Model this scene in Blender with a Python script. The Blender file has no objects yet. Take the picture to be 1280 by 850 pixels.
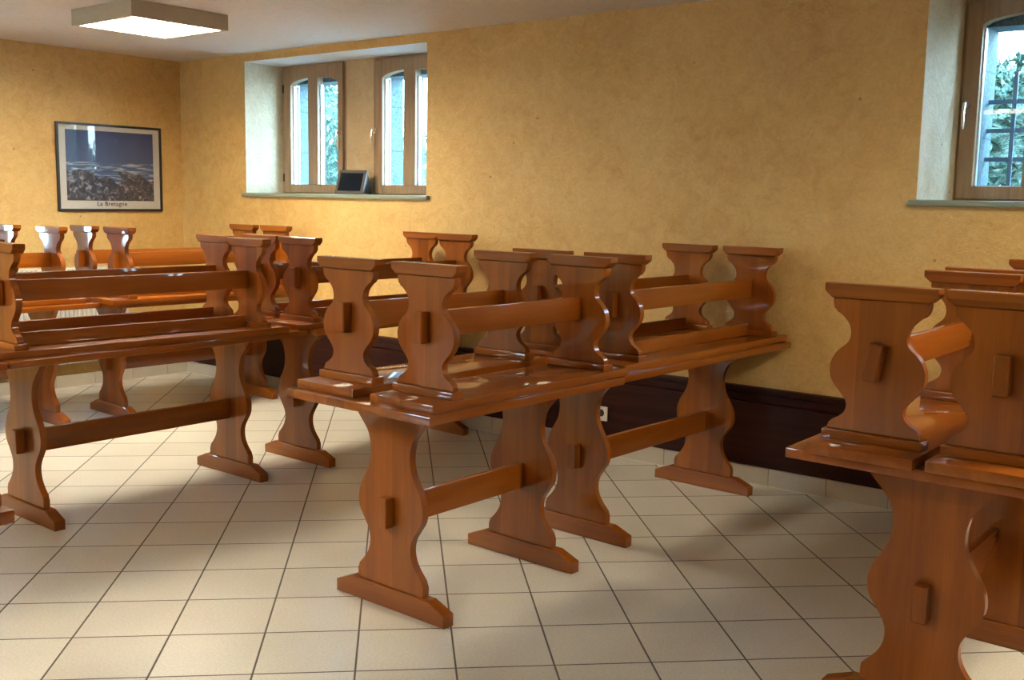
import bpy, bmesh, math, random
from mathutils import Vector, Matrix
random.seed(7)
S = bpy.context.scene
C = S.collection
PI = math.pi

# ------------------------------------------------------------------ camera
cam = bpy.data.cameras.new('camera')
co = bpy.data.objects.new('camera', cam)
C.objects.link(co)
S.camera = co
cam.sensor_width = 36.0
cam.lens = 36.0 * 1318.4 / 1280.0
cam.clip_start = 0.05
_r = Vector((0.77722, 0.62898, 0.017602))
_u = Vector((-0.09663, 0.09167, 0.99109))
_f = Vector((-0.62176, 0.77200, -0.13203))
co.matrix_world = Matrix(((_r.x, _u.x, -_f.x, 0.0), (_r.y, _u.y, -_f.y, 0.0), (_r.z, _u.z, -_f.z, 1.4244), (0, 0, 0, 1)))

# ------------------------------------------------------------------ sky, exposure
SKY = (0.36, 0.68, 1.0)
SKY_STRENGTH = 32.0
LAMP_COL = (1.0, 0.88, 0.68)
LAMP_STRENGTH = 88.0
w = bpy.data.worlds.new('sky')
S.world = w
w.use_nodes = True
nt = w.node_tree
bg = nt.nodes['Background']
tc = nt.nodes.new('ShaderNodeTexCoord')
sep = nt.nodes.new('ShaderNodeSeparateXYZ')
rmp = nt.nodes.new('ShaderNodeValToRGB')
nt.links.new(tc.outputs['Generated'], sep.inputs[0])
nt.links.new(sep.outputs['Z'], rmp.inputs[0])
rmp.color_ramp.elements[0].position = 0.0
rmp.color_ramp.elements[0].color = (0.66, 0.88, 1.0, 1)
rmp.color_ramp.elements[1].position = 0.5
rmp.color_ramp.elements[1].color = (SKY[0], SKY[1], SKY[2], 1)
nt.links.new(rmp.outputs[0], bg.inputs['Color'])
bg.inputs['Strength'].default_value = SKY_STRENGTH
S.view_settings.view_transform = 'Standard'
S.view_settings.look = 'None'
S.view_settings.gamma = 1.0
S.view_settings.use_curve_mapping = False
S.view_settings.exposure = 0.27

# ------------------------------------------------------------------ node helpers
def new_mat(name):
    m = bpy.data.materials.new(name)
    m.use_nodes = True
    return m, m.node_tree, m.node_tree.nodes['Principled BSDF']

def N(nt, kind, **kw):
    n = nt.nodes.new(kind)
    for k, v in kw.items():
        if k in n.inputs:
            n.inputs[k].default_value = v
        else:
            setattr(n, k, v)
    return n

def ramp(nt, fac, stops):
    r = nt.nodes.new('ShaderNodeValToRGB')
    cr = r.color_ramp
    while len(cr.elements) < len(stops):
        cr.elements.new(0.5)
    for e, (p, c) in zip(cr.elements, stops):
        e.position = p
        e.color = (c[0], c[1], c[2], 1)
    nt.links.new(fac, r.inputs[0])
    return r.outputs[0]

def mixc(nt, fac, a, b, mode='MIX'):
    m = nt.nodes.new('ShaderNodeMix')
    m.data_type = 'RGBA'
    m.blend_type = mode
    for s, v in ((0, fac), (6, a), (7, b)):
        if hasattr(v, 'is_output'):
            nt.links.new(v, m.inputs[s])
        elif s == 0:
            m.inputs[0].default_value = v
        else:
            m.inputs[s].default_value = (v[0], v[1], v[2], 1)
    return m.outputs[2]

def bump(nt, bs, h, strength, dist=0.01):
    b = N(nt, 'ShaderNodeBump')
    b.inputs['Strength'].default_value = strength
    b.inputs['Distance'].default_value = dist
    nt.links.new(h, b.inputs['Height'])
    nt.links.new(b.outputs[0], bs.inputs['Normal'])

def mathn(nt, op, a, b=None):
    m = nt.nodes.new('ShaderNodeMath')
    m.operation = op
    for i, v in enumerate((a, b)):
        if v is None:
            continue
        if hasattr(v, 'is_output'):
            nt.links.new(v, m.inputs[i])
        else:
            m.inputs[i].default_value = v
    return m.outputs[0]

def plain(name, col, rough=0.5, metal=0.0, coat=0.0):
    m, nt, bs = new_mat(name)
    bs.inputs['Base Color'].default_value = (*col, 1)
    bs.inputs['Roughness'].default_value = rough
    bs.inputs['Metallic'].default_value = metal
    bs.inputs['Coat Weight'].default_value = coat
    t = N(nt, 'ShaderNodeTexCoord')
    n = N(nt, 'ShaderNodeTexNoise', Scale=40.0, Detail=2.0)
    nt.links.new(t.outputs['Object'], n.inputs['Vector'])
    nt.links.new(mixc(nt, n.outputs['Fac'], tuple(c * 0.93 for c in col), tuple(min(1, c * 1.06) for c in col)), bs.inputs['Base Color'])
    return m

# varnished cherry-coloured wood; axis = direction of the grain, across = axis over which the glued staves change
def wood(name, axis, across, base=1.0):
    m, nt, bs = new_mat(name)
    t = N(nt, 'ShaderNodeTexCoord')
    oi = N(nt, 'ShaderNodeObjectInfo')
    # a different piece of timber in every object
    off = N(nt, 'ShaderNodeVectorMath', operation='SCALE')
    off.inputs[0].default_value = (3.1, 7.7, 5.3)
    nt.links.new(oi.outputs['Random'], off.inputs['Scale'])
    add = N(nt, 'ShaderNodeVectorMath', operation='ADD')
    nt.links.new(t.outputs['Object'], add.inputs[0])
    nt.links.new(off.outputs[0], add.inputs[1])
    mp = N(nt, 'ShaderNodeMapping')
    sc = [11.0, 11.0, 11.0]
    sc['xyz'.index(axis)] = 0.8
    mp.inputs['Scale'].default_value = sc
    nt.links.new(add.outputs[0], mp.inputs['Vector'])
    n1 = N(nt, 'ShaderNodeTexNoise', Scale=1.0, Detail=5.0, Roughness=0.6, Distortion=0.6)
    nt.links.new(mp.outputs[0], n1.inputs['Vector'])
    mp2 = N(nt, 'ShaderNodeMapping')
    sc2 = [260.0, 260.0, 260.0]
    sc2['xyz'.index(axis)] = 9.0
    mp2.inputs['Scale'].default_value = sc2
    nt.links.new(add.outputs[0], mp2.inputs['Vector'])
    n2 = N(nt, 'ShaderNodeTexNoise', Scale=1.0, Detail=2.0)
    nt.links.new(mp2.outputs[0], n2.inputs['Vector'])
    # staves
    sp = N(nt, 'ShaderNodeSeparateXYZ')
    nt.links.new(add.outputs[0], sp.inputs[0])
    fl = mathn(nt, 'FLOOR', mathn(nt, 'MULTIPLY', sp.outputs['XYZ'.index(across.upper())], 1 / 0.088))
    wn = N(nt, 'ShaderNodeTexWhiteNoise', noise_dimensions='1D')
    nt.links.new(fl, wn.inputs['W'])
    b = base
    col = ramp(nt, n1.outputs['Fac'], [(0.22, (0.185 * b, 0.045 * b, 0.0035 * b)), (0.52, (0.255 * b, 0.070 * b, 0.0055 * b)), (0.85, (0.34 * b, 0.112 * b, 0.010 * b))])
    tone = ramp(nt, wn.outputs['Value'], [(0.0, (0.74, 0.70, 0.66)), (1.0, (1.12, 1.12, 1.12))])
    col = mixc(nt, 1.0, col, tone, 'MULTIPLY')
    pores = ramp(nt, n2.outputs['Fac'], [(0.3, (0.84, 0.82, 0.80)), (0.5, (1, 1, 1))])
    col = mixc(nt, 0.55, col, mixc(nt, 1.0, col, pores, 'MULTIPLY'))
    rnd = ramp(nt, oi.outputs['Random'], [(0.0, (0.88, 0.84, 0.80)), (1.0, (1.08, 1.08, 1.08))])
    col = mixc(nt, 1.0, col, rnd, 'MULTIPLY')
    nt.links.new(col, bs.inputs['Base Color'])
    bs.inputs['Roughness'].default_value = 0.5
    bs.inputs['Specular IOR Level'].default_value = 0.1
    bs.inputs['Coat Weight'].default_value = 0.8
    bs.inputs['Coat Roughness'].default_value = 0.05
    bump(nt, bs, n1.outputs['Fac'], 0.05, 0.004)
    return m

WZ = wood('varnished wood upright grain', 'z', 'x')
WY = wood('varnished wood long grain', 'y', 'x')
WX = wood('varnished wood cross grain', 'x', 'z')

def plaster(name, c1, c2, c3, bstr=0.5):
    m, nt, bs = new_mat(name)
    t = N(nt, 'ShaderNodeTexCoord')
    a = N(nt, 'ShaderNodeTexNoise', Scale=1.1, Detail=5.0, Roughness=0.6, Distortion=0.4)
    b = N(nt, 'ShaderNodeTexNoise', Scale=9.0, Detail=6.0, Roughness=0.65, Distortion=1.2)
    c = N(nt, 'ShaderNodeTexNoise', Scale=26.0, Detail=5.0, Roughness=0.6, Distortion=2.0)
    v = N(nt, 'ShaderNodeTexVoronoi', Scale=2.3)
    for n in (a, b, c, v):
        nt.links.new(t.outputs['Object'], n.inputs['Vector'])
    mix = mathn(nt, 'ADD', mathn(nt, 'MULTIPLY', a.outputs['Fac'], 0.55), mathn(nt, 'MULTIPLY', b.outputs['Fac'], 0.45))
    col = ramp(nt, mix, [(0.36, c1), (0.5, c2), (0.64, c3)])
    fine = ramp(nt, c.outputs['Fac'], [(0.35, (0.90, 0.88, 0.85)), (0.6, (1.03, 1.03, 1.03))])
    col = mixc(nt, 0.8, col, mixc(nt, 1.0, col, fine, 'MULTIPLY'))
    # a few small pits in the plaster
    pit = N(nt, 'ShaderNodeTexVoronoi', Scale=5.0)
    nt.links.new(t.outputs['Object'], pit.inputs['Vector'])
    pm = ramp(nt, pit.outputs['Distance'], [(0.028, (0.35, 0.28, 0.2)), (0.045, (1, 1, 1))])
    col = mixc(nt, 0.7, col, mixc(nt, 1.0, col, pm, 'MULTIPLY'))
    nt.links.new(col, bs.inputs['Base Color'])
    bs.inputs['Roughness'].default_value = 0.62
    h = mathn(nt, 'ADD', mathn(nt, 'MULTIPLY', b.outputs['Fac'], 0.6), mathn(nt, 'MULTIPLY', c.outputs['Fac'], 0.4))
    bump(nt, bs, h, bstr, 0.02)
    return m

OCHRE = plaster('ochre trowelled plaster', (0.55, 0.325, 0.095), (0.64, 0.410, 0.135), (0.70, 0.475, 0.175))
CREAM = plaster('pale cream plaster', (0.60, 0.51, 0.35), (0.70, 0.61, 0.44), (0.76, 0.68, 0.52), 0.6)
WHITE_PL = plaster('white ceiling paint', (0.68, 0.66, 0.66), (0.70, 0.68, 0.68), (0.72, 0.70, 0.70), 0.12)
PIER = plaster('faded ochre plaster of the window pier', (0.47, 0.32, 0.16), (0.54, 0.38, 0.20), (0.60, 0.44, 0.25), 0.6)

def floor_mat():
    m, nt, bs = new_mat('beige grey floor tiles laid diagonally')
    t = N(nt, 'ShaderNodeTexCoord')
    sub = N(nt, 'ShaderNodeVectorMath', operation='SUBTRACT')
    nt.links.new(t.outputs['Object'], sub.inputs[0])
    sub.inputs[1].default_value = (-3.3368, 0.99726, 0)
    P = 0.305
    ax = (0.70686 / P, 0.70735 / P, 0)
    bx = (-0.70735 / P, 0.70686 / P, 0)
    uv = []
    for d in (ax, bx):
        dt = N(nt, 'ShaderNodeVectorMath', operation='DOT_PRODUCT')
        nt.links.new(sub.outputs[0], dt.inputs[0])
        dt.inputs[1].default_value = d
        uv.append(dt.outputs['Value'])
    edge = []
    for q in uv:
        f = mathn(nt, 'FRACT', q)
        edge.append(mathn(nt, 'MINIMUM', f, mathn(nt, 'SUBTRACT', 1.0, f)))
    d = mathn(nt, 'MINIMUM', edge[0], edge[1])
    comb = N(nt, 'ShaderNodeCombineXYZ')
    nt.links.new(mathn(nt, 'FLOOR', uv[0]), comb.inputs[0])
    nt.links.new(mathn(nt, 'FLOOR', uv[1]), comb.inputs[1])
    wn = N(nt, 'ShaderNodeTexWhiteNoise', noise_dimensions='2D')
    nt.links.new(comb.outputs[0], wn.inputs['Vector'])
    n1 = N(nt, 'ShaderNodeTexNoise', Scale=120.0, Detail=3.0)
    n2 = N(nt, 'ShaderNodeTexNoise', Scale=3.0, Detail=4.0)
    nt.links.new(t.outputs['Object'], n1.inputs['Vector'])
    nt.links.new(t.outputs['Object'], n2.inputs['Vector'])
    base = ramp(nt, wn.outputs['Value'], [(0.0, (0.555, 0.52, 0.435)), (1.0, (0.62, 0.59, 0.505))])
    base = mixc(nt, 0.5, base, mixc(nt, 1.0, base, ramp(nt, n1.outputs['Fac'], [(0.35, (0.80, 0.80, 0.80)), (0.65, (1.1, 1.1, 1.1))]), 'MULTIPLY'))
    base = mixc(nt, 0.5, base, mixc(nt, 1.0, base, ramp(nt, n2.outputs['Fac'], [(0.3, (0.88, 0.87, 0.86)), (0.7, (1.06, 1.06, 1.06))]), 'MULTIPLY'))
    g = ramp(nt, d, [(0.0085, (0, 0, 0)), (0.0125, (1, 1, 1))])
    col = mixc(nt, g, (0.095, 0.078, 0.06), base)
    nt.links.new(col, bs.inputs['Base Color'])
    rr = mixc(nt, g, (0.8, 0.8, 0.8), (0.30, 0.30, 0.30))
    nt.links.new(rr, bs.inputs['Roughness'])
    bump(nt, bs, mathn(nt, 'ADD', g, mathn(nt, 'MULTIPLY', n1.outputs['Fac'], 0.06)), 0.35, 0.003)
    return m
FLOOR = floor_mat()

SKIRT = plain('beige glazed skirting tile', (0.50, 0.45, 0.36), 0.35)
SEAL = plain('pale joint sealant', (0.62, 0.58, 0.50), 0.6)
GROUT = plain('grey grout', (0.16, 0.14, 0.11), 0.9)
SILL = plain('grey green painted sill', (0.235, 0.27, 0.19), 0.45)
LAMP_BODY = plain('cream enamelled lamp housing', (0.42, 0.37, 0.28), 0.5)
CHROME = plain('satin chrome', (0.75, 0.75, 0.76), 0.22, 1.0)
HINGE = plain('dark metal hinge', (0.05, 0.045, 0.04), 0.5, 0.6)
BLACK = plain('black lacquer', (0.012, 0.011, 0.011), 0.3)
SOCK = plain('cream plastic', (0.80, 0.78, 0.68), 0.35)
SOCKD = plain('dark socket recess', (0.03, 0.03, 0.03), 0.5)
SLATE = plain('dark slate', (0.008, 0.011, 0.018), 0.8)
SLATE.node_tree.nodes['Principled BSDF'].inputs['Specular IOR Level'].default_value = 0.08
GREYWOOD = plain('grey brown wooden frame', (0.085, 0.065, 0.055), 0.5)
RAD = plain('white enamelled steel', (0.62, 0.60, 0.54), 0.35)
IRON = plain('blue grey iron bar', (0.16, 0.24, 0.33), 0.5, 0.3)
GASKET = plain('black rubber gasket', (0.02, 0.022, 0.03), 0.5)
SPACER = plain('pale aluminium spacer', (0.72, 0.76, 0.82), 0.35, 0.5)

def wain_mat():
    m, nt, bs = new_mat('dark stained panelling')
    t = N(nt, 'ShaderNodeTexCoord')
    mp = N(nt, 'ShaderNodeMapping')
    mp.inputs['Scale'].default_value = (1.2, 1, 26)
    nt.links.new(t.outputs['Object'], mp.inputs['Vector'])
    n = N(nt, 'ShaderNodeTexNoise', Scale=1.5, Detail=5.0, Distortion=0.5)
    nt.links.new(mp.outputs[0], n.inputs['Vector'])
    nt.links.new(ramp(nt, n.outputs['Fac'], [(0.3, (0.020, 0.0055, 0.004)), (0.7, (0.042, 0.012, 0.008))]), bs.inputs['Base Color'])
    bs.inputs['Roughness'].default_value = 0.45
    bs.inputs['Specular IOR Level'].default_value = 0.12
    bump(nt, bs, n.outputs['Fac'], 0.1, 0.003)
    return m
WAIN = wain_mat()

def win_wood():
    m, nt, bs = new_mat('light brown window timber')
    t = N(nt, 'ShaderNodeTexCoord')
    mp = N(nt, 'ShaderNodeMapping')
    mp.inputs['Scale'].default_value = (40, 40, 2.5)
    nt.links.new(t.outputs['Object'], mp.inputs['Vector'])
    n = N(nt, 'ShaderNodeTexNoise', Scale=1.5, Detail=4.0)
    nt.links.new(mp.outputs[0], n.inputs['Vector'])
    nt.links.new(ramp(nt, n.outputs['Fac'], [(0.3, (0.26, 0.160, 0.085)), (0.7, (0.35, 0.225, 0.125))]), bs.inputs['Base Color'])
    bs.inputs['Roughness'].default_value = 0.45
    return m
WINWOOD = win_wood()

def glass_mat():
    m = bpy.data.materials.new('window glass')
    m.use_nodes = True
    nt = m.node_tree
    nt.nodes.clear()
    o = N(nt, 'ShaderNodeOutputMaterial')
    tr = N(nt, 'ShaderNodeBsdfTransparent')
    tr.inputs[0].default_value = (0.93, 0.98, 1.0, 1)
    gl = N(nt, 'ShaderNodeBsdfGlossy')
    gl.inputs['Roughness'].default_value = 0.02
    lw = N(nt, 'ShaderNodeLayerWeight')
    lw.inputs[0].default_value = 0.5
    fr = mathn(nt, 'ADD', mathn(nt, 'MULTIPLY', mathn(nt, 'POWER', lw.outputs['Facing'], 5.0), 0.95), 0.05)
    mx = N(nt, 'ShaderNodeMixShader')
    nt.links.new(fr, mx.inputs[0])
    nt.links.new(tr.outputs[0], mx.inputs[1])
    nt.links.new(gl.outputs[0], mx.inputs[2])
    nt.links.new(mx.outputs[0], o.inputs[0])
    return m
GLASS = glass_mat()

def emit(name, col, st):
    m, nt, bs = new_mat(name)
    bs.inputs['Base Color'].default_value = (0.8, 0.8, 0.8, 1)
    bs.inputs['Emission Color'].default_value = (*col, 1)
    bs.inputs['Emission Strength'].default_value = st
    return m
TUBE = emit('glowing diffuser', LAMP_COL, LAMP_STRENGTH)

def granite():
    m, nt, bs = new_mat('pale granite blocks')
    t = N(nt, 'ShaderNodeTexCoord')
    n = N(nt, 'ShaderNodeTexNoise', Scale=70.0, Detail=4.0)
    nt.links.new(t.outputs['Object'], n.inputs['Vector'])
    sp = N(nt, 'ShaderNodeSeparateXYZ')
    nt.links.new(t.outputs['Object'], sp.inputs[0])
    f = mathn(nt, 'FRACT', mathn(nt, 'MULTIPLY', mathn(nt, 'ADD', sp.outputs[2], 0.11), 1 / 0.31))
    j = ramp(nt, f, [(0.0, (0.35, 0.36, 0.36)), (0.035, (1, 1, 1))])
    col = ramp(nt, n.outputs['Fac'], [(0.35, (0.045, 0.085, 0.105)), (0.65, (0.11, 0.165, 0.185))])
    nt.links.new(mixc(nt, 1.0, col, j, 'MULTIPLY'), bs.inputs['Base Color'])
    bs.inputs['Roughness'].default_value = 0.85
    bump(nt, bs, n.outputs['Fac'], 0.4, 0.01)
    return m
GRANITE = granite()
RENDER = plain('white outside render', (0.82, 0.86, 0.84), 0.8)
GROUND = plain('grey gravel', (0.24, 0.22, 0.19), 0.9)

def leaf_mat():
    m, nt, bs = new_mat('green leaves')
    g = N(nt, 'ShaderNodeNewGeometry')
    t = N(nt, 'ShaderNodeTexCoord')
    n = N(nt, 'ShaderNodeTexNoise', Scale=16.0, Detail=5.0, Roughness=0.7)
    nt.links.new(t.outputs['Object'], n.inputs['Vector'])
    k = mathn(nt, 'ADD', mathn(nt, 'MULTIPLY', n.outputs['Fac'], 0.8), mathn(nt, 'MULTIPLY', g.outputs['Random Per Island'], 0.2))
    nt.links.new(ramp(nt, k, [(0.38, (0.02, 0.06, 0.04)), (0.5, (0.09, 0.20, 0.12)), (0.62, (0.50, 0.62, 0.45))]), bs.inputs['Base Color'])
    bump(nt, bs, n.outputs['Fac'], 1.0, 0.15)
    bs.inputs['Roughness'].default_value = 0.5
    return m
LEAF = leaf_mat()

def picture_mat():
    # a blue sea-and-rocks poster: u along y, v along z (object coordinates run -0.5..0.5)
    m, nt, bs = new_mat('blue coastal photograph print')
    t = N(nt, 'ShaderNodeTexCoord')
    sp = N(nt, 'ShaderNodeSeparateXYZ')
    nt.links.new(t.outputs['Object'], sp.inputs[0])
    mp = N(nt, 'ShaderNodeMapping')
    mp.inputs['Scale'].default_value = (1, 5, 42)
    nt.links.new(t.outputs['Object'], mp.inputs['Vector'])
    waves = N(nt, 'ShaderNodeTexNoise', Scale=1.6, Detail=5.0, Distortion=0.6)
    nt.links.new(mp.outputs[0], waves.inputs['Vector'])
    rocks = N(nt, 'ShaderNodeTexNoise', Scale=24.0, Detail=7.0, Roughness=0.6, Distortion=1.0)
    nt.links.new(t.outputs['Object'], rocks.inputs['Vector'])
    big = N(nt, 'ShaderNodeTexNoise', Scale=6.0, Detail=3.0)
    nt.links.new(t.outputs['Object'], big.inputs['Vector'])
    z = sp.outputs[2]
    sky = ramp(nt, mathn(nt, 'ADD', mathn(nt, 'MULTIPLY', z, 2.0), 0.5), [(0.45, (0.045, 0.075, 0.18)), (1.0, (0.012, 0.03, 0.12))])
    sea = ramp(nt, waves.outputs['Fac'], [(0.42, (0.03, 0.07, 0.18)), (0.52, (0.06, 0.11, 0.22)), (0.66, (0.38, 0.42, 0.50))])
    rock = ramp(nt, rocks.outputs['Fac'], [(0.40, (0.012, 0.012, 0.02)), (0.52, (0.035, 0.038, 0.06)), (0.66, (0.26, 0.25, 0.30))])
    hz = mathn(nt, 'GREATER_THAN', z, 0.025)
    rk = mathn(nt, 'LESS_THAN', mathn(nt, 'ADD', z, mathn(nt, 'MULTIPLY', mathn(nt, 'SUBTRACT', big.outputs['Fac'], 0.5), 0.35)), -0.075)
    col = mixc(nt, rk, mixc(nt, hz, sea, sky), rock)
    nt.links.new(col, bs.inputs['Base Color'])
    bs.inputs['Roughness'].default_value = 0.5
    bs.inputs['Coat Weight'].default_value = 1.0
    bs.inputs['Coat Roughness'].default_value = 0.02
    return m
PRINT = picture_mat()
MOUNT = plain('pale grey mount behind glass', (0.50, 0.50, 0.46), 0.5, 0.0, 1.0)
MOUNT.node_tree.nodes['Principled BSDF'].inputs['Coat Roughness'].default_value = 0.02
INK = plain('dark print ink', (0.02, 0.02, 0.02), 0.5)

# ------------------------------------------------------------------ object helpers
def link(name, me, parent=None, loc=None):
    o = bpy.data.objects.new(name, me)
    C.objects.link(o)
    if parent:
        o.parent = parent
    if loc:
        o.location = loc
    return o

def mesh_of(name, bm, mats, smooth=20):
    me = bpy.data.meshes.new(name)
    bmesh.ops.recalc_face_normals(bm, faces=bm.faces)
    bm.to_mesh(me)
    bm.free()
    for m in (mats if isinstance(mats, (list, tuple)) else [mats]):
        me.materials.append(m)
    if smooth:
        me.polygons.foreach_set('use_smooth', [True] * len(me.polygons))
        me.set_sharp_from_angle(angle=math.radians(smooth))
    return me

def part(name, bm, mat, parent=None, loc=None, smooth=20):
    return link(name, mesh_of(name, bm, mat, smooth), parent, loc)

def box(bm, x0, x1, y0, y1, z0, z1, bev=0.0, seg=2, mi=0):
    vs = [bm.verts.new((x, y, z)) for x in (x0, x1) for y in (y0, y1) for z in (z0, z1)]
    fs = [bm.faces.new([vs[i] for i in q]) for q in ((0, 1, 3, 2), (4, 6, 7, 5), (0, 4, 5, 1), (2, 3, 7, 6), (0, 2, 6, 4), (1, 5, 7, 3))]
    for f in fs:
        f.material_index = mi
    if bev:
        es = set(e for f in fs for e in f.edges)
        bmesh.ops.bevel(bm, geom=list(es), offset=bev, segments=seg, profile=0.6, affect='EDGES')
    return fs

def prism(bm, pts, axis, a0, a1, bev=0.0, seg=1):
    """pts 2D outline; axis 'y': (x,z) extruded a0..a1 in y; axis 'x': (y,z) extruded in x."""
    def P(p, a):
        return (p[0], a, p[1]) if axis == 'y' else (a, p[0], p[1])
    lo = [bm.verts.new(P(p, a0)) for p in pts]
    hi = [bm.verts.new(P(p, a1)) for p in pts]
    f0 = bm.faces.new(lo)
    f1 = bm.faces.new(hi)
    n = len(pts)
    for i in range(n):
        bm.faces.new((lo[i], lo[(i + 1) % n], hi[(i + 1) % n], hi[i]))
    if bev:
        bmesh.ops.bevel(bm, geom=list(f0.edges) + list(f1.edges), offset=bev, segments=seg, profile=0.5, affect='EDGES')

def smooth_profile(pairs, n=6):
    """Catmull-Rom through (z, halfwidth) pairs."""
    out = []
    P = [pairs[0]] + pairs + [pairs[-1]]
    for i in range(1, len(P) - 2):
        p0, p1, p2, p3 = P[i - 1], P[i], P[i + 1], P[i + 2]
        for k in range(n):
            t = k / n
            out.append(tuple(0.5 * ((2 * b) + (c - a) * t + (2 * a - 5 * b + 4 * c - d) * t * t + (3 * b - a - 3 * c + d) * t ** 3)
                             for a, b, c, d in zip(p0, p1, p2, p3)))
    out.append(pairs[-1])
    return out

def empty(name, label, cat, loc, rz=0.0, group=None):
    o = bpy.data.objects.new(name, None)
    C.objects.link(o)
    o.empty_display_size = 0.1
    o.location = loc
    o.rotation_euler = (0, 0, rz)
    o['label'] = label
    o['category'] = cat
    if group:
        o['group'] = group
    return o

def tag(o, label, cat, group=None):
    o['label'] = label
    o['category'] = cat
    if group:
        o['group'] = group
    return o

def structure(o):
    o['kind'] = 'structure'
    return o

# ------------------------------------------------------------------ the room
XL, XR, YF, YB, ZC = -7.311, 3.2, -4.0, 4.9, 2.44
YM, YO = 5.25, 5.52        # depth of the window niches, outside face of the wall

def cells(bm, u0, u1, z0, z1, holes, fill):
    us = sorted({u0, u1, *[h[0] for h in holes], *[h[1] for h in holes]})
    zs = sorted({z0, z1, *[h[2] for h in holes], *[h[3] for h in holes]})
    for i in range(len(us) - 1):
        for j in range(len(zs) - 1):
            cu, cz = (us[i] + us[i + 1]) / 2, (zs[j] + zs[j + 1]) / 2
            if any(h[0] < cu < h[1] and h[2] < cz < h[3] for h in holes):
                continue
            fill(us[i], us[i + 1], zs[j], zs[j + 1])

# floor and ceiling
bm = bmesh.new()
box(bm, XL - 0.3, XR + 0.3, YF - 0.3, YB + 0.3, -0.12, 0.0)
structure(part('floor', bm, FLOOR, smooth=0))
bm = bmesh.new()
box(bm, XL - 0.3, XR + 0.3, YF - 0.3, YB + 0.75, ZC, ZC + 0.15)
structure(part('ceiling', bm, WHITE_PL, smooth=0))

# window niches in the back wall, with the two casement openings inside each niche
NICHES = [(-6.50, -4.665, 1.44, 2.385), (-1.61, 0.225, 1.455, 2.385)]
CASE = [(-6.50, -5.79, 1.44, 2.385), (-5.51, -4.80, 1.44, 2.385), (-1.555, -0.80, 1.455, 2.385), (-0.56, 0.195, 1.455, 2.385)]

bm = bmesh.new()
cells(bm, XL - 0.3, XR + 0.3, 0.0, ZC, NICHES, lambda a, b, c, d: box(bm, a, b, YB, YM, c, d))
cells(bm, XL - 0.3, XR + 0.3, 0.0, ZC, CASE, lambda a, b, c, d: box(bm, a, b, YM, YM + 0.09, c, d))
bmesh.ops.recalc_face_normals(bm, faces=bm.faces)
for f in bm.faces:
    c = f.calc_center_median()
    if YB < c.y < YM and abs(f.normal.y) < 0.1:
        for h in NICHES:
            if h[2] - 0.01 < c.z < h[3] + 0.01 and h[0] - 0.01 < c.x < h[1] + 0.01:
                f.material_index = 1 if abs(f.normal.x) > 0.5 else 2
for f in bm.faces:
    c = f.calc_center_median()
    if abs(c.y - YM) < 0.002 and f.normal.y < -0.9 and any(h[0] < c.x < h[1] and h[2] < c.z < h[3] for h in NICHES):
        f.material_index = 3
structure(part('wall_back', bm, [OCHRE, CREAM, WHITE_PL, PIER], smooth=0))
bm = bmesh.new()
cells(bm, XL - 0.3, XR + 0.3, -0.3, ZC + 0.3, [(c[0] + (0.02, 0.02, 0.08, 0.02)[k], c[1] + (0.17, 0.30)[k % 2], c[2] + 0.01, c[3] - 0.125) for k, c in enumerate(CASE)], lambda a, b, c, d: box(bm, a, b, YM + 0.09, YO, c, d))
structure(part('wall_outside', bm, GRANITE, smooth=0))

# splayed cheek of the right-hand niche
bm = bmesh.new()
pl = [(-1.611, YB + 0.004), (-1.609, YB + 0.004), (-1.556, YM), (-1.611, YM)]
lo = [bm.verts.new((x, y, 1.454)) for x, y in pl]
hi = [bm.verts.new((x, y, 2.3855)) for x, y in pl]
bm.faces.new(lo)
bm.faces.new(hi)
for i in range(4):
    bm.faces.new((lo[i], lo[(i + 1) % 4], hi[(i + 1) % 4], hi[i]))
structure(part('trim_4', bm, CREAM, smooth=0))

# white rendered reveal between each casement and the granite
for i, c in enumerate(CASE[:2]):
    bm = bmesh.new()
    for a, b in ((c[0] + 0.021, c[0] + 0.034),):
        box(bm, a, b, YM + 0.091, YM + 0.135, c[2] + 0.011, c[3] - 0.126)
    structure(part('trim_%d' % (6 + i), bm, RENDER, smooth=0))

# left wall with a window beyond the frame, wall behind the camera with two windows, right wall
LW = [(2.55, 3.06, 0.95, 2.2)]
bm = bmesh.new()
cells(bm, YF - 0.3, YB + 0.3, 0.0, ZC, LW, lambda a, b, c, d: box(bm, XL - 0.3, XL, a, b, c, d))
structure(part('wall_left', bm, OCHRE, smooth=0))
FW = [(-7.1, -5.7, 0.9, 2.2)]
bm = bmesh.new()
cells(bm, XL - 0.3, XR + 0.3, 0.0, ZC, FW, lambda a, b, c, d: box(bm, a, b, YF - 0.3, YF, c, d))
structure(part('wall_front', bm, OCHRE, smooth=0))
bm = bmesh.new()
box(bm, XR, XR + 0.3, YF - 0.3, YB + 0.3, 0.0, ZC)
structure(part('wall_right', bm, OCHRE, smooth=0))

# wainscot of the back wall: board, groove and cap rail
bm = bmesh.new()
ZW = 0.505
prism(bm, [(YB + 0.0, 0.097), (YB - 0.016, 0.097), (YB - 0.016, 0.418), (YB - 0.011, 0.422), (YB - 0.011, 0.428), (YB - 0.022, 0.434),
           (YB - 0.026, 0.45), (YB - 0.026, 0.470), (YB - 0.036, 0.478), (YB - 0.040, 0.490), (YB - 0.038, 0.500), (YB - 0.030, ZW), (YB, ZW)], 'x', XL, XR)
structure(part('trim_1', bm, WAIN, smooth=30))

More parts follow.
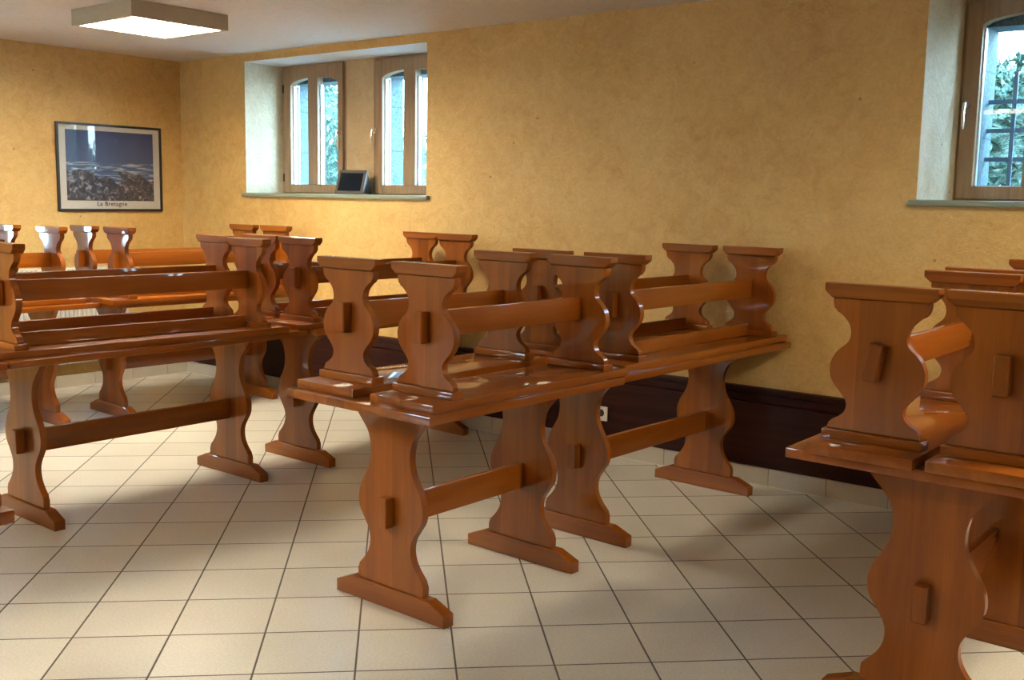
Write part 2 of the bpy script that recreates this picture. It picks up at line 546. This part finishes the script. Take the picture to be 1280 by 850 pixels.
# tiled skirting
def skirting(name, along, a0, a1, first):
    bm = bmesh.new()
    def bx(p, q, d, z0, z1, bev, mi):
        if along == 'x':
            box(bm, p, q, YB - d, YB, z0, z1, bev, 1, mi)
        else:
            box(bm, XL, XL + d, p, q, z0, z1, bev, 1, mi)
    bx(a0, a1, 0.007, 0.0, 0.096, 0, 1)
    bx(a0, a1, 0.014, 0.0, 0.005, 0, 2)
    p = first
    while p > a0:
        p -= 0.305
    while p < a1:
        lo, hi = max(p + 0.0015, a0), min(p + 0.3035, a1)
        if hi - lo > 0.02:
            bx(lo, hi, 0.011, 0.003, 0.095, 0.0015, 0)
        p += 0.305
    return structure(part(name, bm, [SKIRT, GROUT, SEAL], smooth=0))
skirting('baseboard_back', 'x', XL, XR, -2.253 + 0.0)
skirting('baseboard_left', 'y', YF, YB, 4.41)

# window sills
for i, h in enumerate(NICHES):
    bm = bmesh.new()
    box(bm, h[0] - 0.03, h[1] + 0.03, YB - 0.028, YB + 0.002, h[2] - 0.027, h[2] - 0.001, 0.006, 2)
    box(bm, h[0] + 0.001, h[1] - 0.001, YB - 0.005, YM - 0.001, h[2] - 0.02, h[2] + 0.001)
    structure(part('trim_%d' % (i + 2), bm, SILL))

# ------------------------------------------------------------------ casement windows
def casement(n, x0, x1, z0, z1, gl0, gm0, gm1, gl1, handle_x, hinge_x):
    """Fixed frame, sash with a bar down the middle and an arched head; z relative values measured in the photo."""
    root = bpy.data.objects.new('window_%d' % n, None)
    C.objects.link(root)
    root.location = ((x0 + x1) / 2, YM, z0)
    structure(root)
    cx = (x0 + x1) / 2
    H = z1 - z0
    L, R = x0 - cx, x1 - cx
    fr = bmesh.new()                       # fixed frame
    t = 0.024
    box(fr, L + 0.001, L + t, 0.0, 0.07, 0.001, H - 0.001, 0.003, 1)
    box(fr, R - t - 0.015, R - 0.001, 0.012, 0.07, 0.001, H - 0.001, 0.003, 1)
    box(fr, L + t, R - t - 0.015, 0.0, 0.07, H - t, H - 0.001, 0.003, 1)
    box(fr, L + t, R - t - 0.015, 0.0, 0.07, 0.001, 0.012, 0.003, 1)
    part('fixed_frame', fr, WINWOOD, root)
    a0, a1, b0, b1 = gl0 - cx, gm0 - cx, gm1 - cx, gl1 - cx
    zb, zs, za = 0.067, 0.795, 0.848       # glass bottom, springing, crown
    y0, y1 = -0.012, 0.045
    sl, sr, st, sb = L + 0.012, R - 0.032, H - 0.02, 0.010
    sh = bmesh.new()
    box(sh, sl, a0, y0, y1, sb, st, 0.003, 1)
    box(sh, b1, sr, y0, y1, sb, st, 0.003, 1)
    box(sh, a0, b1, y0, y1, sb, zb)
    head = [(b1, st), (a0, st)]
    mid = (a0 + b1) / 2
    half = (b1 - a0) / 2
    for k in range(25):
        u = -1 + 2 * k / 24
        head.append((mid + u * half, zs + (za - zs) * math.sqrt(max(0, 1 - (u * 0.985) ** 2)) ** 1.0))
    prism(sh, head, 'y', y0, y1)
    box(sh, a1, b0, y0 - 0.002, y1, zb, za + 0.01, 0.003, 1)
    sash = part('sash', sh, WINWOOD, root)
    gk = bmesh.new()                       # rubber and spacer seen at the left of each light
    for (g0, g1) in ((a0, a1), (b0, b1)):
        box(gk, g0, g0 + 0.007, y1 - 0.028, y1, zb, zs)
        box(gk, g0, g1, y1 - 0.028, y1, zb, zb + 0.005)
    part('glazing_bead', gk, SPACER, sash)
    gk = bmesh.new()
    for (g0, g1) in ((a0, a1), (b0, b1)):
        box(gk, g0 + 0.001, g0 + 0.007, y1 + 0.002, y1 + 0.016, zb, zs)
    part('gasket', gk, GASKET, sash)
    for (g0, g1) in ((a0, a1), (b0, b1)):
        g = bmesh.new()
        box(g, g0, g1, y1 - 0.002, y1 + 0.002, zb - 0.001, za + 0.02)
        part('pane', g, GLASS, sash, smooth=0)
    # handle
    hx = handle_x - cx
    hd = bmesh.new()
    bmesh.ops.create_cone(hd, cap_ends=True, segments=20, radius1=0.017, radius2=0.015, depth=0.01,
                          matrix=Matrix.Translation((hx, y0 - 0.005, 0.445)) @ Matrix.Rotation(PI / 2, 4, 'X'))
    bmesh.ops.create_cone(hd, cap_ends=True, segments=14, radius1=0.008, radius2=0.008, depth=0.035,
                          matrix=Matrix.Translation((hx, y0 - 0.022, 0.445)) @ Matrix.Rotation(PI / 2, 4, 'X'))
    prev = None
    ring = []
    for k in range(9):
        s_ = k / 8
        z = 0.450 - 0.118 * s_
        r = 0.0085 * (1 - 0.35 * s_) if k < 8 else 0.003
        yy = y0 - 0.040 + 0.010 * math.sin(s_ * PI)* -1 + 0.006 * s_
        cur = [hd.verts.new((hx + r * math.cos(q * PI / 5), yy + r * 0.7 * math.sin(q * PI / 5), z)) for q in range(10)]
        if prev:
            for q in range(10):
                hd.faces.new((prev[q], prev[(q + 1) % 10], cur[(q + 1) % 10], cur[q]))
        else:
            hd.faces.new(cur)
        prev = cur
    hd.faces.new(prev)
    part('handle', hd, CHROME, root)['label'] = 'satin chrome lever handle'
    for hz in (0.12, 0.78):
        hg = bmesh.new()
        bmesh.ops.create_cone(hg, cap_ends=True, segments=12, radius1=0.006, radius2=0.006, depth=0.06,
                              matrix=Matrix.Translation((hinge_x - cx, -0.017, hz)))
        part('hinge', hg, HINGE, root)
    return root

casement(1, -6.50, -5.79, 1.44, 2.385, -6.400, -6.198, -6.093, -5.875, -5.842, -6.478)
casement(2, -5.51, -4.80, 1.44, 2.385, -5.415, -5.205, -5.095, -4.880, -5.487 + 0.01, -4.83)
casement(3, -1.555, -0.80, 1.455, 2.385, -1.470, -1.255, -1.150, -0.90, -1.518, -0.83)
casement(4, -0.56, 0.195, 1.455, 2.385, -0.46, -0.24, -0.135, 0.09, 0.155, -0.53)

# plain windows of the unseen walls (they give the blue daylight of the room)
def plain_window(n, along, a0, a1, z0, z1):
    root = bpy.data.objects.new('window_%d' % n, None)
    C.objects.link(root)
    structure(root)
    f = bmesh.new()
    g = bmesh.new()
    def bx(b, p, q, za, zb_, d0, d1):
        if along == 'y':
            box(b, XL - d1, XL - d0, p, q, za, zb_)
        else:
            box(b, p, q, YF - d1, YF - d0, za, zb_)
    m = (a0 + a1) / 2
    for p, q in ((a0, a0 + 0.06), (m - 0.05, m + 0.05), (a1 - 0.06, a1)):
        bx(f, p, q, z0, z1, 0.12, 0.18)
    for p, q in ((z0, z0 + 0.07), (z1 - 0.07, z1)):
        bx(f, a0, a1, p, q, 0.12, 0.18)
    bx(g, a0, a1, z0, z1, 0.148, 0.152)
    part('frame', f, WINWOOD, root)
    part('pane', g, GLASS, root, smooth=0)
for i, (a, b, c, d) in enumerate(LW):
    plain_window(5 + i, 'y', a, b, c, d)
for i, (a, b, c, d) in enumerate(FW):
    plain_window(6 + i, 'x', a, b, c, d)

# ------------------------------------------------------------------ outside
bm = bmesh.new()
box(bm, -30, 25, YO, 30, -0.3, -0.05)
box(bm, -30, XL - 0.3, -25, YO, -0.3, -0.05)
box(bm, XL - 0.3, 25, -25, YF - 0.3, -0.3, -0.05)
structure(part('ground', bm, GROUND, smooth=0))

# ------------------------------------------------------------------ trestle tables and benches
TABLE_H = 0.755
TPROF = [(.075, .162), (.118, .162), (.135, .150), (.16, .127), (.19, .108), (.225, .100), (.262, .106), (.30, .130), (.33, .150), (.36, .158),
         (.395, .156), (.43, .143), (.465, .122), (.50, .104), (.545, .096), (.59, .102), (.62, .114), (.65, .140), (.675, .163), (.70, .182), (.725, .19)]
BPROF = [(1.176, .129), (1.158, .128), (1.141, .120), (1.129, .102), (1.11, .084), (1.09, .076), (1.07, .076), (1.053, .084), (1.032, .107), (1.01, .122), (.985, .129),
         (.96, .127), (.938, .116), (.915, .096), (.898, .082), (.882, .077), (.863, .082), (.848, .097), (.838, .114), (.825, .126), (.811, .127)]

def panel_bm(prof, y, t):
    pr = smooth_profile(prof, 5)
    pts = [(wd, z) for z, wd in pr] + [(-wd, z) for z, wd in reversed(pr)]
    bm = bmesh.new()
    prism(bm, pts, 'y', y - t / 2, y + t / 2, 0.003, 1)
    return bm

MESH = {}
def table_meshes(Lt):
    """Meshes of a table of length Lt, long axis y, origin on the floor at its centre."""
    if ('t', Lt) in MESH:
        return MESH[('t', Lt)]
    hw = 0.352
    top = bmesh.new()
    box(top, -hw, hw, -Lt / 2, Lt / 2, TABLE_H - 0.030, TABLE_H, 0.005, 2)
    yl = 0.555 - 0.025 if Lt > 1.2 else 0.365 - 0.01
    out = {'tabletop': mesh_of('tabletop', top, WY), 'legs': []}
    for s in (-1, 1):
        y = s * yl
        lg = panel_bm(TPROF, y, 0.028)
        ft = bmesh.new()
        prism(ft, [(-.270, .0), (.270, .0), (.270, .043), (.190, .075), (-.190, .075), (-.270, .043)], 'y', y - .025, y + .025, 0.003, 1)
        bmesh.ops.remove_doubles(ft, verts=ft.verts, dist=1e-5)
        tn = bmesh.new()
        box(tn, -.020, .020, min(y + s * .0135, y + s * .054), max(y + s * .0135, y + s * .054), .296, .402, 0.003, 1)
        out['legs'].append((mesh_of('leg', lg, WZ, 28), mesh_of('foot', ft, WX), mesh_of('tenon', tn, WZ)))
    st = bmesh.new()
    box(st, -.013, .013, -yl + .0135, yl - .0135, .290, .392, 0.003, 2)
    out['stretcher'] = mesh_of('stretcher', st, WY)
    MESH[('t', Lt)] = out
    return out

def make_table(label, Lt, loc, rz=0.0):
    d = table_meshes(Lt)
    r = empty('trestle_table', label, 'table', (loc[0], loc[1], 0), rz, 'trestle tables of the dining room')
    link('tabletop', d['tabletop'], r)
    for lg, ft, tn in d['legs']:
        l = link('leg', lg, r)
        link('foot', ft, l)
        link('tenon', tn, l)
    link('stretcher', d['stretcher'], r)
    return r

def bench_meshes(Lb, rail):
    if ('b', Lb, rail) in MESH:
        return MESH[('b', Lb, rail)]
    Z = -TABLE_H
    def sh(bm):
        bmesh.ops.translate(bm, verts=bm.verts, vec=(0, 0, Z))
        return bm
    hw = 0.146
    b = bmesh.new()
    box(b, -hw, hw, -Lb / 2, Lb / 2, .755, .785, 0.005, 2)
    yl = Lb / 2 - (0.130 if Lb > 1.2 else 0.1225)
    out = {'seat': mesh_of('seat', sh(b), WY), 'legs': [], 'rail': None}
    for s in (-1, 1):
        y = s * yl
        lg = panel_bm(BPROF, y, 0.027)
        ft = bmesh.new()                   # the foot, pointing at the ceiling while the bench is upside down
        prism(ft, [(-.151, 1.215), (.151, 1.215), (.151, 1.196), (.147, 1.190), (.130, 1.176), (-.130, 1.176), (-.147, 1.190), (-.151, 1.196)], 'y', y - .026, y + .026, 0.003, 1)
        ba = bmesh.new()
        box(ba, -.138, .138, y - .029, y + .029, .785, .811, 0.004, 2)
        tn = bmesh.new()
        box(tn, -.019, .019, min(y + s * .013, y + s * .050), max(y + s * .013, y + s * .050), .958, 1.062, 0.003, 1)
        out['legs'].append((mesh_of('leg', sh(lg), WZ, 28), mesh_of('foot', sh(ft), WX), mesh_of('batten', sh(ba), WX), mesh_of('tenon', sh(tn), WZ)))
    st = bmesh.new()
    box(st, -.012, .012, -yl + .013, yl - .013, .972, 1.060, 0.003, 2)
    out['stretcher'] = mesh_of('stretcher', sh(st), WY)
    if rail:
        ra = bmesh.new()
        box(ra, -.012, .012, -yl + .030, yl - .030, .785, .842, 0.003, 2)
        out['rail'] = mesh_of('seat_rail', sh(ra), WY)
    MESH[('b', Lb, rail)] = out
    return out

def make_bench(label, Lb, rail, near, far, tilt=0.0):
    """near, far: (x, y) of the centre line at the two legs; the bench lies upside down on a table."""
    d = bench_meshes(Lb, rail)
    cx, cy = (near[0] + far[0]) / 2, (near[1] + far[1]) / 2
    rz = -math.atan2(far[0] - near[0], far[1] - near[1])
    r = empty('bench', label, 'bench', (cx, cy, TABLE_H), rz, 'benches turned upside down on the tables')
    link('seat', d['seat'], r)
    for lg, ft, ba, tn in d['legs']:
        l = link('leg', lg, r)
        link('foot', ft, l)
        link('batten', ba, l)
        t = link('tenon', tn, l)
        if tilt:
            c = Vector((0, 0, 1.01 - TABLE_H))
            t.matrix_local = Matrix.Translation(c) @ Matrix.Rotation(tilt, 4, 'Y') @ Matrix.Translation(-c)
    link('stretcher', d['stretcher'], r)
    if d['rail']:
        link('seat_rail', d['rail'], r)
    return r

R = math.radians
LONG, SHORT = 1.45, 1.07
BL, BS = 1.425, 1.075
# middle row, from the foreground to the window wall
make_table('trestle table cut off by the left edge of the photo, only a corner in sight', LONG, (-2.525, 0.305), 0)
make_table('short trestle table in the foreground, shaped leg and foot fully in view', SHORT, (-2.532, 2.865), R(-1))
make_table('trestle table end to end behind the foreground table, in front of the wall socket', LONG, (-2.525, 4.150), R(-1.5))
# left row
make_table('trestle table at left edge, its left-hand neighbour of the same row mostly outside', LONG, (-4.45, 1.215), 0)
make_table('long trestle table at the left with a full stretcher in view', 1.50, (-4.455, 2.705), R(-0.5))
make_table('trestle table between the long left table and the double window wall', 1.40, (-4.42, 4.190), R(-0.5))
# far left row
make_table('far left trestle table in front of the white radiator', LONG, (-6.33, 2.685), R(-1))
make_table('farthest trestle table under the framed picture', 1.40, (-6.175, 4.135), R(-3))
# right row
make_table('short trestle table at the right edge, nearest to the viewer', SHORT, (-0.855, 3.255), 0)
make_table('short trestle table hidden behind the right foreground table', SHORT, (-0.845, 4.332), 0)

# benches: (label, length, low rail, centre line at the near leg, at the far leg)
make_bench('upside-down bench with only its seat corner in the photo at the left edge', BS, False, (-2.36, 0.07), (-2.36, 0.90))
make_bench('upside-down bench on the foreground table, left of the two', BS, False, (-2.734, 2.496), (-2.723, 3.326))
make_bench('upside-down bench on the foreground table, right one along the table edge', BS, False, (-2.351, 2.482), (-2.332, 3.312))
make_bench('upside-down bench on the table before the wall socket, left of the two', BL, True, (-2.739, 3.598), (-2.684, 4.762))
make_bench('upside-down bench on the table before the wall socket, right one, ending nearest the bare wall', BL, True, (-2.359, 3.600), (-2.336, 4.764))
make_bench('upside-down bench on the long left table, rear one of the pair', BL, True, (-4.705, 2.150), (-4.655, 3.313))
make_bench('upside-down bench on the long left table, front one with its rail nearest the viewer', BL, True, (-4.310, 2.038), (-4.240, 3.212))
make_bench('upside-down bench below the double window, left of the pair', BL, True, (-4.603, 3.574), (-4.541, 4.737))
make_bench('upside-down bench below the double window, right of the pair', BL, True, (-4.262, 3.542), (-4.230, 4.706))
make_bench('upside-down bench at far left with its end foot cut by the photo edge', BL, True, (-6.639, 1.999), (-6.628, 3.164))
make_bench('upside-down bench at far left below the picture frame\'s left corner', BL, True, (-6.200, 2.059), (-6.176, 3.224))
make_bench('farthest upside-down bench, nearest the framed picture', BL, True, (-6.296, 3.500), (-6.219, 4.664))
make_bench('upside-down bench on the farthest table, beside the one nearest the picture', BL, True, (-5.925, 3.521), (-5.893, 4.686))
make_bench('upside-down bench on the right foreground table, left one with its slanted tenon', BS, False, (-0.993, 2.808), (-0.993, 3.638), R(9))
make_bench('upside-down bench on the right foreground table, cut off by the right photo edge', BS, False, (-0.676, 2.822), (-0.679, 3.652))
make_bench('upside-down bench behind the right foreground benches, left of the two', BS, False, (-1.005, 3.930), (-1.000, 4.700))
make_bench('upside-down bench behind the right foreground benches, right of the two', BS, False, (-0.675, 3.950), (-0.670, 4.720))

# ------------------------------------------------------------------ ceiling lights
LAMPS = [(-5.490, 3.495, 'square ceiling light with white louvre at the top left of the room'),
         (-5.490, 0.300, 'square ceiling light out of the photo, nearest to the left table row'),
         (-2.900, -0.500, 'square ceiling light out of the photo, left behind the viewer'),
         (0.400, 3.500, 'square ceiling light out of the photo, past its right edge')]
def ceiling_light(x, y, label):
    r = empty('ceiling_light', label, 'light', (x, y, ZC), 0, 'square ceiling lights')
    h = 0.305
    d = 0.088
    bm = bmesh.new()
    for a in ((-h, -h + .012, -h, h), (h - .012, h, -h, h), (-h + .012, h - .012, -h, -h + .012), (-h + .012, h - .012, h - .012, h)):
        box(bm, *a, -d, -0.001)
    box(bm, -h + .012, h - .012, -h + .012, h - .012, -0.03, -0.001)
    for a in ((-h + .012, -h + .03, -h + .012, h - .012), (h - .03, h - .012, -h + .012, h - .012), (-h + .03, h - .03, -h + .012, -h + .03), (-h + .03, h - .03, h - .03, h - .012)):
        box(bm, *a, -d, -d + .004)
    part('housing', bm, LAMP_BODY, r, smooth=0)
    bm = bmesh.new()
    box(bm, -h + .013, h - .013, -h + .013, h - .013, -0.075, -0.072)
    part('diffuser', bm, TUBE, r, smooth=0)
    bm = bmesh.new()
    for k in range(3):
        xx = -h + .012 + (k + 1) * (2 * h - .024) / 4
        box(bm, xx - .004, xx + .004, -h + .03, h - .03, -d, -d + .010)
    for k in range(11):
        yy = -h + .012 + (k + 1) * (2 * h - .024) / 12
        box(bm, -h + .03, h - .03, yy - .0015, yy + .0015, -d + .002, -d + .008)
    part('louvre', bm, RAD, r, smooth=0)
for a in LAMPS:
    ceiling_light(*a)

# ------------------------------------------------------------------ picture on the left wall
pic = empty('framed_poster', 'black framed poster of a blue rocky coast, captioned La Bretagne, on the left wall', 'picture', (XL, 4.287, 1.602))
pw, ph = 0.840, 0.632
bm = bmesh.new()
for a in ((-pw / 2, -pw / 2 + .017, -ph / 2, ph / 2), (pw / 2 - .017, pw / 2, -ph / 2, ph / 2), (-pw / 2 + .017, pw / 2 - .017, -ph / 2, -ph / 2 + .017), (-pw / 2 + .017, pw / 2 - .017, ph / 2 - .017, ph / 2)):
    box(bm, 0.001, 0.022, a[0], a[1], a[2], a[3], 0.001, 1)
part('frame', bm, BLACK, pic)
bm = bmesh.new()
box(bm, 0.001, 0.012, -pw / 2 + .017, pw / 2 - .017, -ph / 2 + .017, ph / 2 - .017)
part('mount', bm, MOUNT, pic, smooth=0)
bm = bmesh.new()
box(bm, 0.0, 0.0012, -0.350, 0.350, -0.253, 0.253)
part('print', bm, PRINT, pic, (0.012, 0.0, 0.013), smooth=0)
fc = bpy.data.curves.new('caption', 'FONT')
fc.body = 'La Bretagne'
fc.size = 0.045
fc.align_x = 'CENTER'
fc.extrude = 0.0004
fc.offset = 0.0006
fc.space_character = 1.12
tmp = bpy.data.objects.new('caption_text', fc)
C.objects.link(tmp)
dg = bpy.context.evaluated_depsgraph_get()
me = bpy.data.meshes.new_from_object(tmp.evaluated_get(dg))
bpy.data.objects.remove(tmp)
me.materials.clear()
me.materials.append(INK)
cap = link('caption', me, pic, (0.0128, 0.0, -0.277))
cap.rotation_euler = (PI / 2, 0, PI / 2)

# ------------------------------------------------------------------ framed slate leaning on the sill, wall socket, radiator
sl = empty('slate_frame', 'small dark slate in a grey-brown frame leaning on the sill between two casements', 'frame', (-5.575, 5.075, 1.4415), R(12))
lean = Matrix.Rotation(R(-20), 4, 'X')
def leaned(bm):
    bmesh.ops.transform(bm, matrix=lean, verts=bm.verts)
    return bm
bm = bmesh.new()
fw, fh = 0.118, 0.175
for a in ((-fw, -fw + .022, 0, fh), (fw - .022, fw, 0, fh), (-fw + .022, fw - .022, 0, .020), (-fw + .022, fw - .022, fh - .022, fh)):
    box(bm, a[0], a[1], -0.012, 0.010, a[2], a[3], 0.002, 1)
part('frame', leaned(bm), GREYWOOD, sl)
bm = bmesh.new()
box(bm, -fw + .021, fw - .021, -0.004, 0.008, .019, fh - .021)
part('slate', leaned(bm), SLATE, sl)
bm = bmesh.new()
prism(bm, [(0.012, .02), (0.105, .002), (0.115, .002), (0.115, .012), (0.062, .165), (0.050, .165)], 'x', fw - .03, fw - .008)
prism(bm, [(0.012, .02), (0.105, .002), (0.115, .002), (0.115, .012), (0.062, .165), (0.050, .165)], 'x', -fw + .008, -fw + .03)
part('stand', bm, BLACK, sl)

so = empty('wall_socket', 'square cream electrical socket on the dark wainscot', 'socket', (-3.272, YB - 0.016, 0.236))
bm = bmesh.new()
box(bm, -.041, .041, -.009, 0.0, -.041, .041, 0.003, 2)
part('cover_plate', bm, SOCK, so)
bm = bmesh.new()
bmesh.ops.create_cone(bm, cap_ends=True, segments=28, radius1=.021, radius2=.021, depth=.002, matrix=Matrix.Translation((0, -.0098, 0.004)) @ Matrix.Rotation(PI / 2, 4, 'X'))
part('socket_recess', bm, SOCKD, so)
bm = bmesh.new()
bmesh.ops.create_cone(bm, cap_ends=True, segments=12, radius1=.003, radius2=.0025, depth=.012, matrix=Matrix.Translation((0, -.014, 0.016)) @ Matrix.Rotation(PI / 2, 4, 'X'))
part('earth_pin', bm, CHROME, so)

ra = empty('radiator', 'white ribbed panel radiator on the left wall behind the far tables', 'radiator', (XL, 3.63, 0.0))
bm = bmesh.new()
y = -0.72
while y < 0.715:
    prism(bm, [(0.075, y), (0.095, y + .006), (0.095, y + .022), (0.075, y + .028)], 'y', 0.19, 0.88) if False else None
    box(bm, 0.070, 0.092, y, y + .024, 0.19, 0.875, 0.006, 1)
    y += 0.0335
box(bm, 0.060, 0.078, -0.73, 0.73, 0.185, 0.885, 0.003, 1)
part('front_panel', bm, RAD, ra)
bm = bmesh.new()
box(bm, 0.022, 0.050, -0.72, 0.72, 0.20, 0.87, 0.004, 1)
part('rear_panel', bm, RAD, ra)
bm = bmesh.new()
for k in range(30):
    yy = -0.70 + k * 0.0483
    box(bm, 0.050, 0.060, yy, yy + .004, 0.20, 0.885)
part('fins', bm, RAD, ra)
for yy in (-0.55, 0.55):
    bm = bmesh.new()
    box(bm, 0.001, 0.022, yy - .02, yy + .02, 0.25, 0.80)
    part('bracket', bm, RAD, ra)

# ------------------------------------------------------------------ beyond the windows: grille and hedges
gr = empty('window_grille', 'blue grey iron grille outside the right window', 'grille', (-1.18, 5.44, 1.40))
for z in (1.52, 1.655, 1.79, 1.925):
    bm = bmesh.new()
    box(bm, -0.355, 0.55, -.006, .006, z - 1.40 - .010, z - 1.40 + .010)
    part('crossbar', bm, IRON, gr)
for x in (-1.357, -1.12, -0.90):
    bm = bmesh.new()
    box(bm, x + 1.18 - .009, x + 1.18 + .009, -.018, -.006, 0.066, 0.66)
    part('upright_bar', bm, IRON, gr)

def hedge(x0, x1, y0, y1, top, nleaf, label, seed):
    rnd = random.Random(seed)
    r = empty('hedge', label, 'hedge', ((x0 + x1) / 2, (y0 + y1) / 2, -0.05))
    L, D, H = (x1 - x0) / 2, (y1 - y0) / 2, top + 0.05
    core = bmesh.new()
    bmesh.ops.create_icosphere(core, subdivisions=4, radius=1.0)
    for v in core.verts:
        d = v.co.copy()
        s = [math.copysign(abs(c) ** 0.55, c) for c in d]
        j = 0.93 + 0.05 * math.sin(9 * d.x + seed) * math.cos(7 * d.z)
        v.co = Vector((s[0] * L * j, s[1] * D * j, H / 2 + s[2] * H / 2 * j))
    part('thicket', core, LEAF, r)
    bm = bmesh.new()
    for k in range(nleaf):
        a, b = rnd.uniform(0, 2 * PI), rnd.uniform(-0.25, 1)
        d = Vector((math.cos(a) * math.sqrt(1 - b * b), math.sin(a) * math.sqrt(1 - b * b), b))
        s = [math.copysign(abs(c) ** 0.55, c) for c in d]
        j = rnd.uniform(0.90, 1.04)
        p = Vector((s[0] * L * j, s[1] * D * j, H / 2 + s[2] * H / 2 * j))
        M = Matrix.Translation(p) @ Matrix.Rotation(rnd.uniform(0, 2 * PI), 4, Vector((rnd.uniform(-1, 1), rnd.uniform(-1, 1), rnd.uniform(-1, 1))).normalized())
        q = rnd.uniform(0.025, 0.055)
        bm.faces.new([bm.verts.new(M @ Vector(c)) for c in ((-q, 0, 0), (0, -q * .45, q * .1), (q, 0, 0), (0, q * .45, q * .1))])
    lv = part('foliage', bm, LEAF, r, smooth=0)
    lv['kind'] = 'stuff'
hedge(-11.5, -8.4, 6.9, 8.3, 2.75, 9000, 'tall green hedge outside the double window', 3)
hedge(-8.1, -6.2, 7.4, 8.6, 2.05, 6000, 'lower green hedge under open sky, seen through the second casement', 5)
hedge(-2.35, 0.8, 6.3, 7.2, 2.30, 10000, 'green hedge behind the iron grille of the right window', 8)
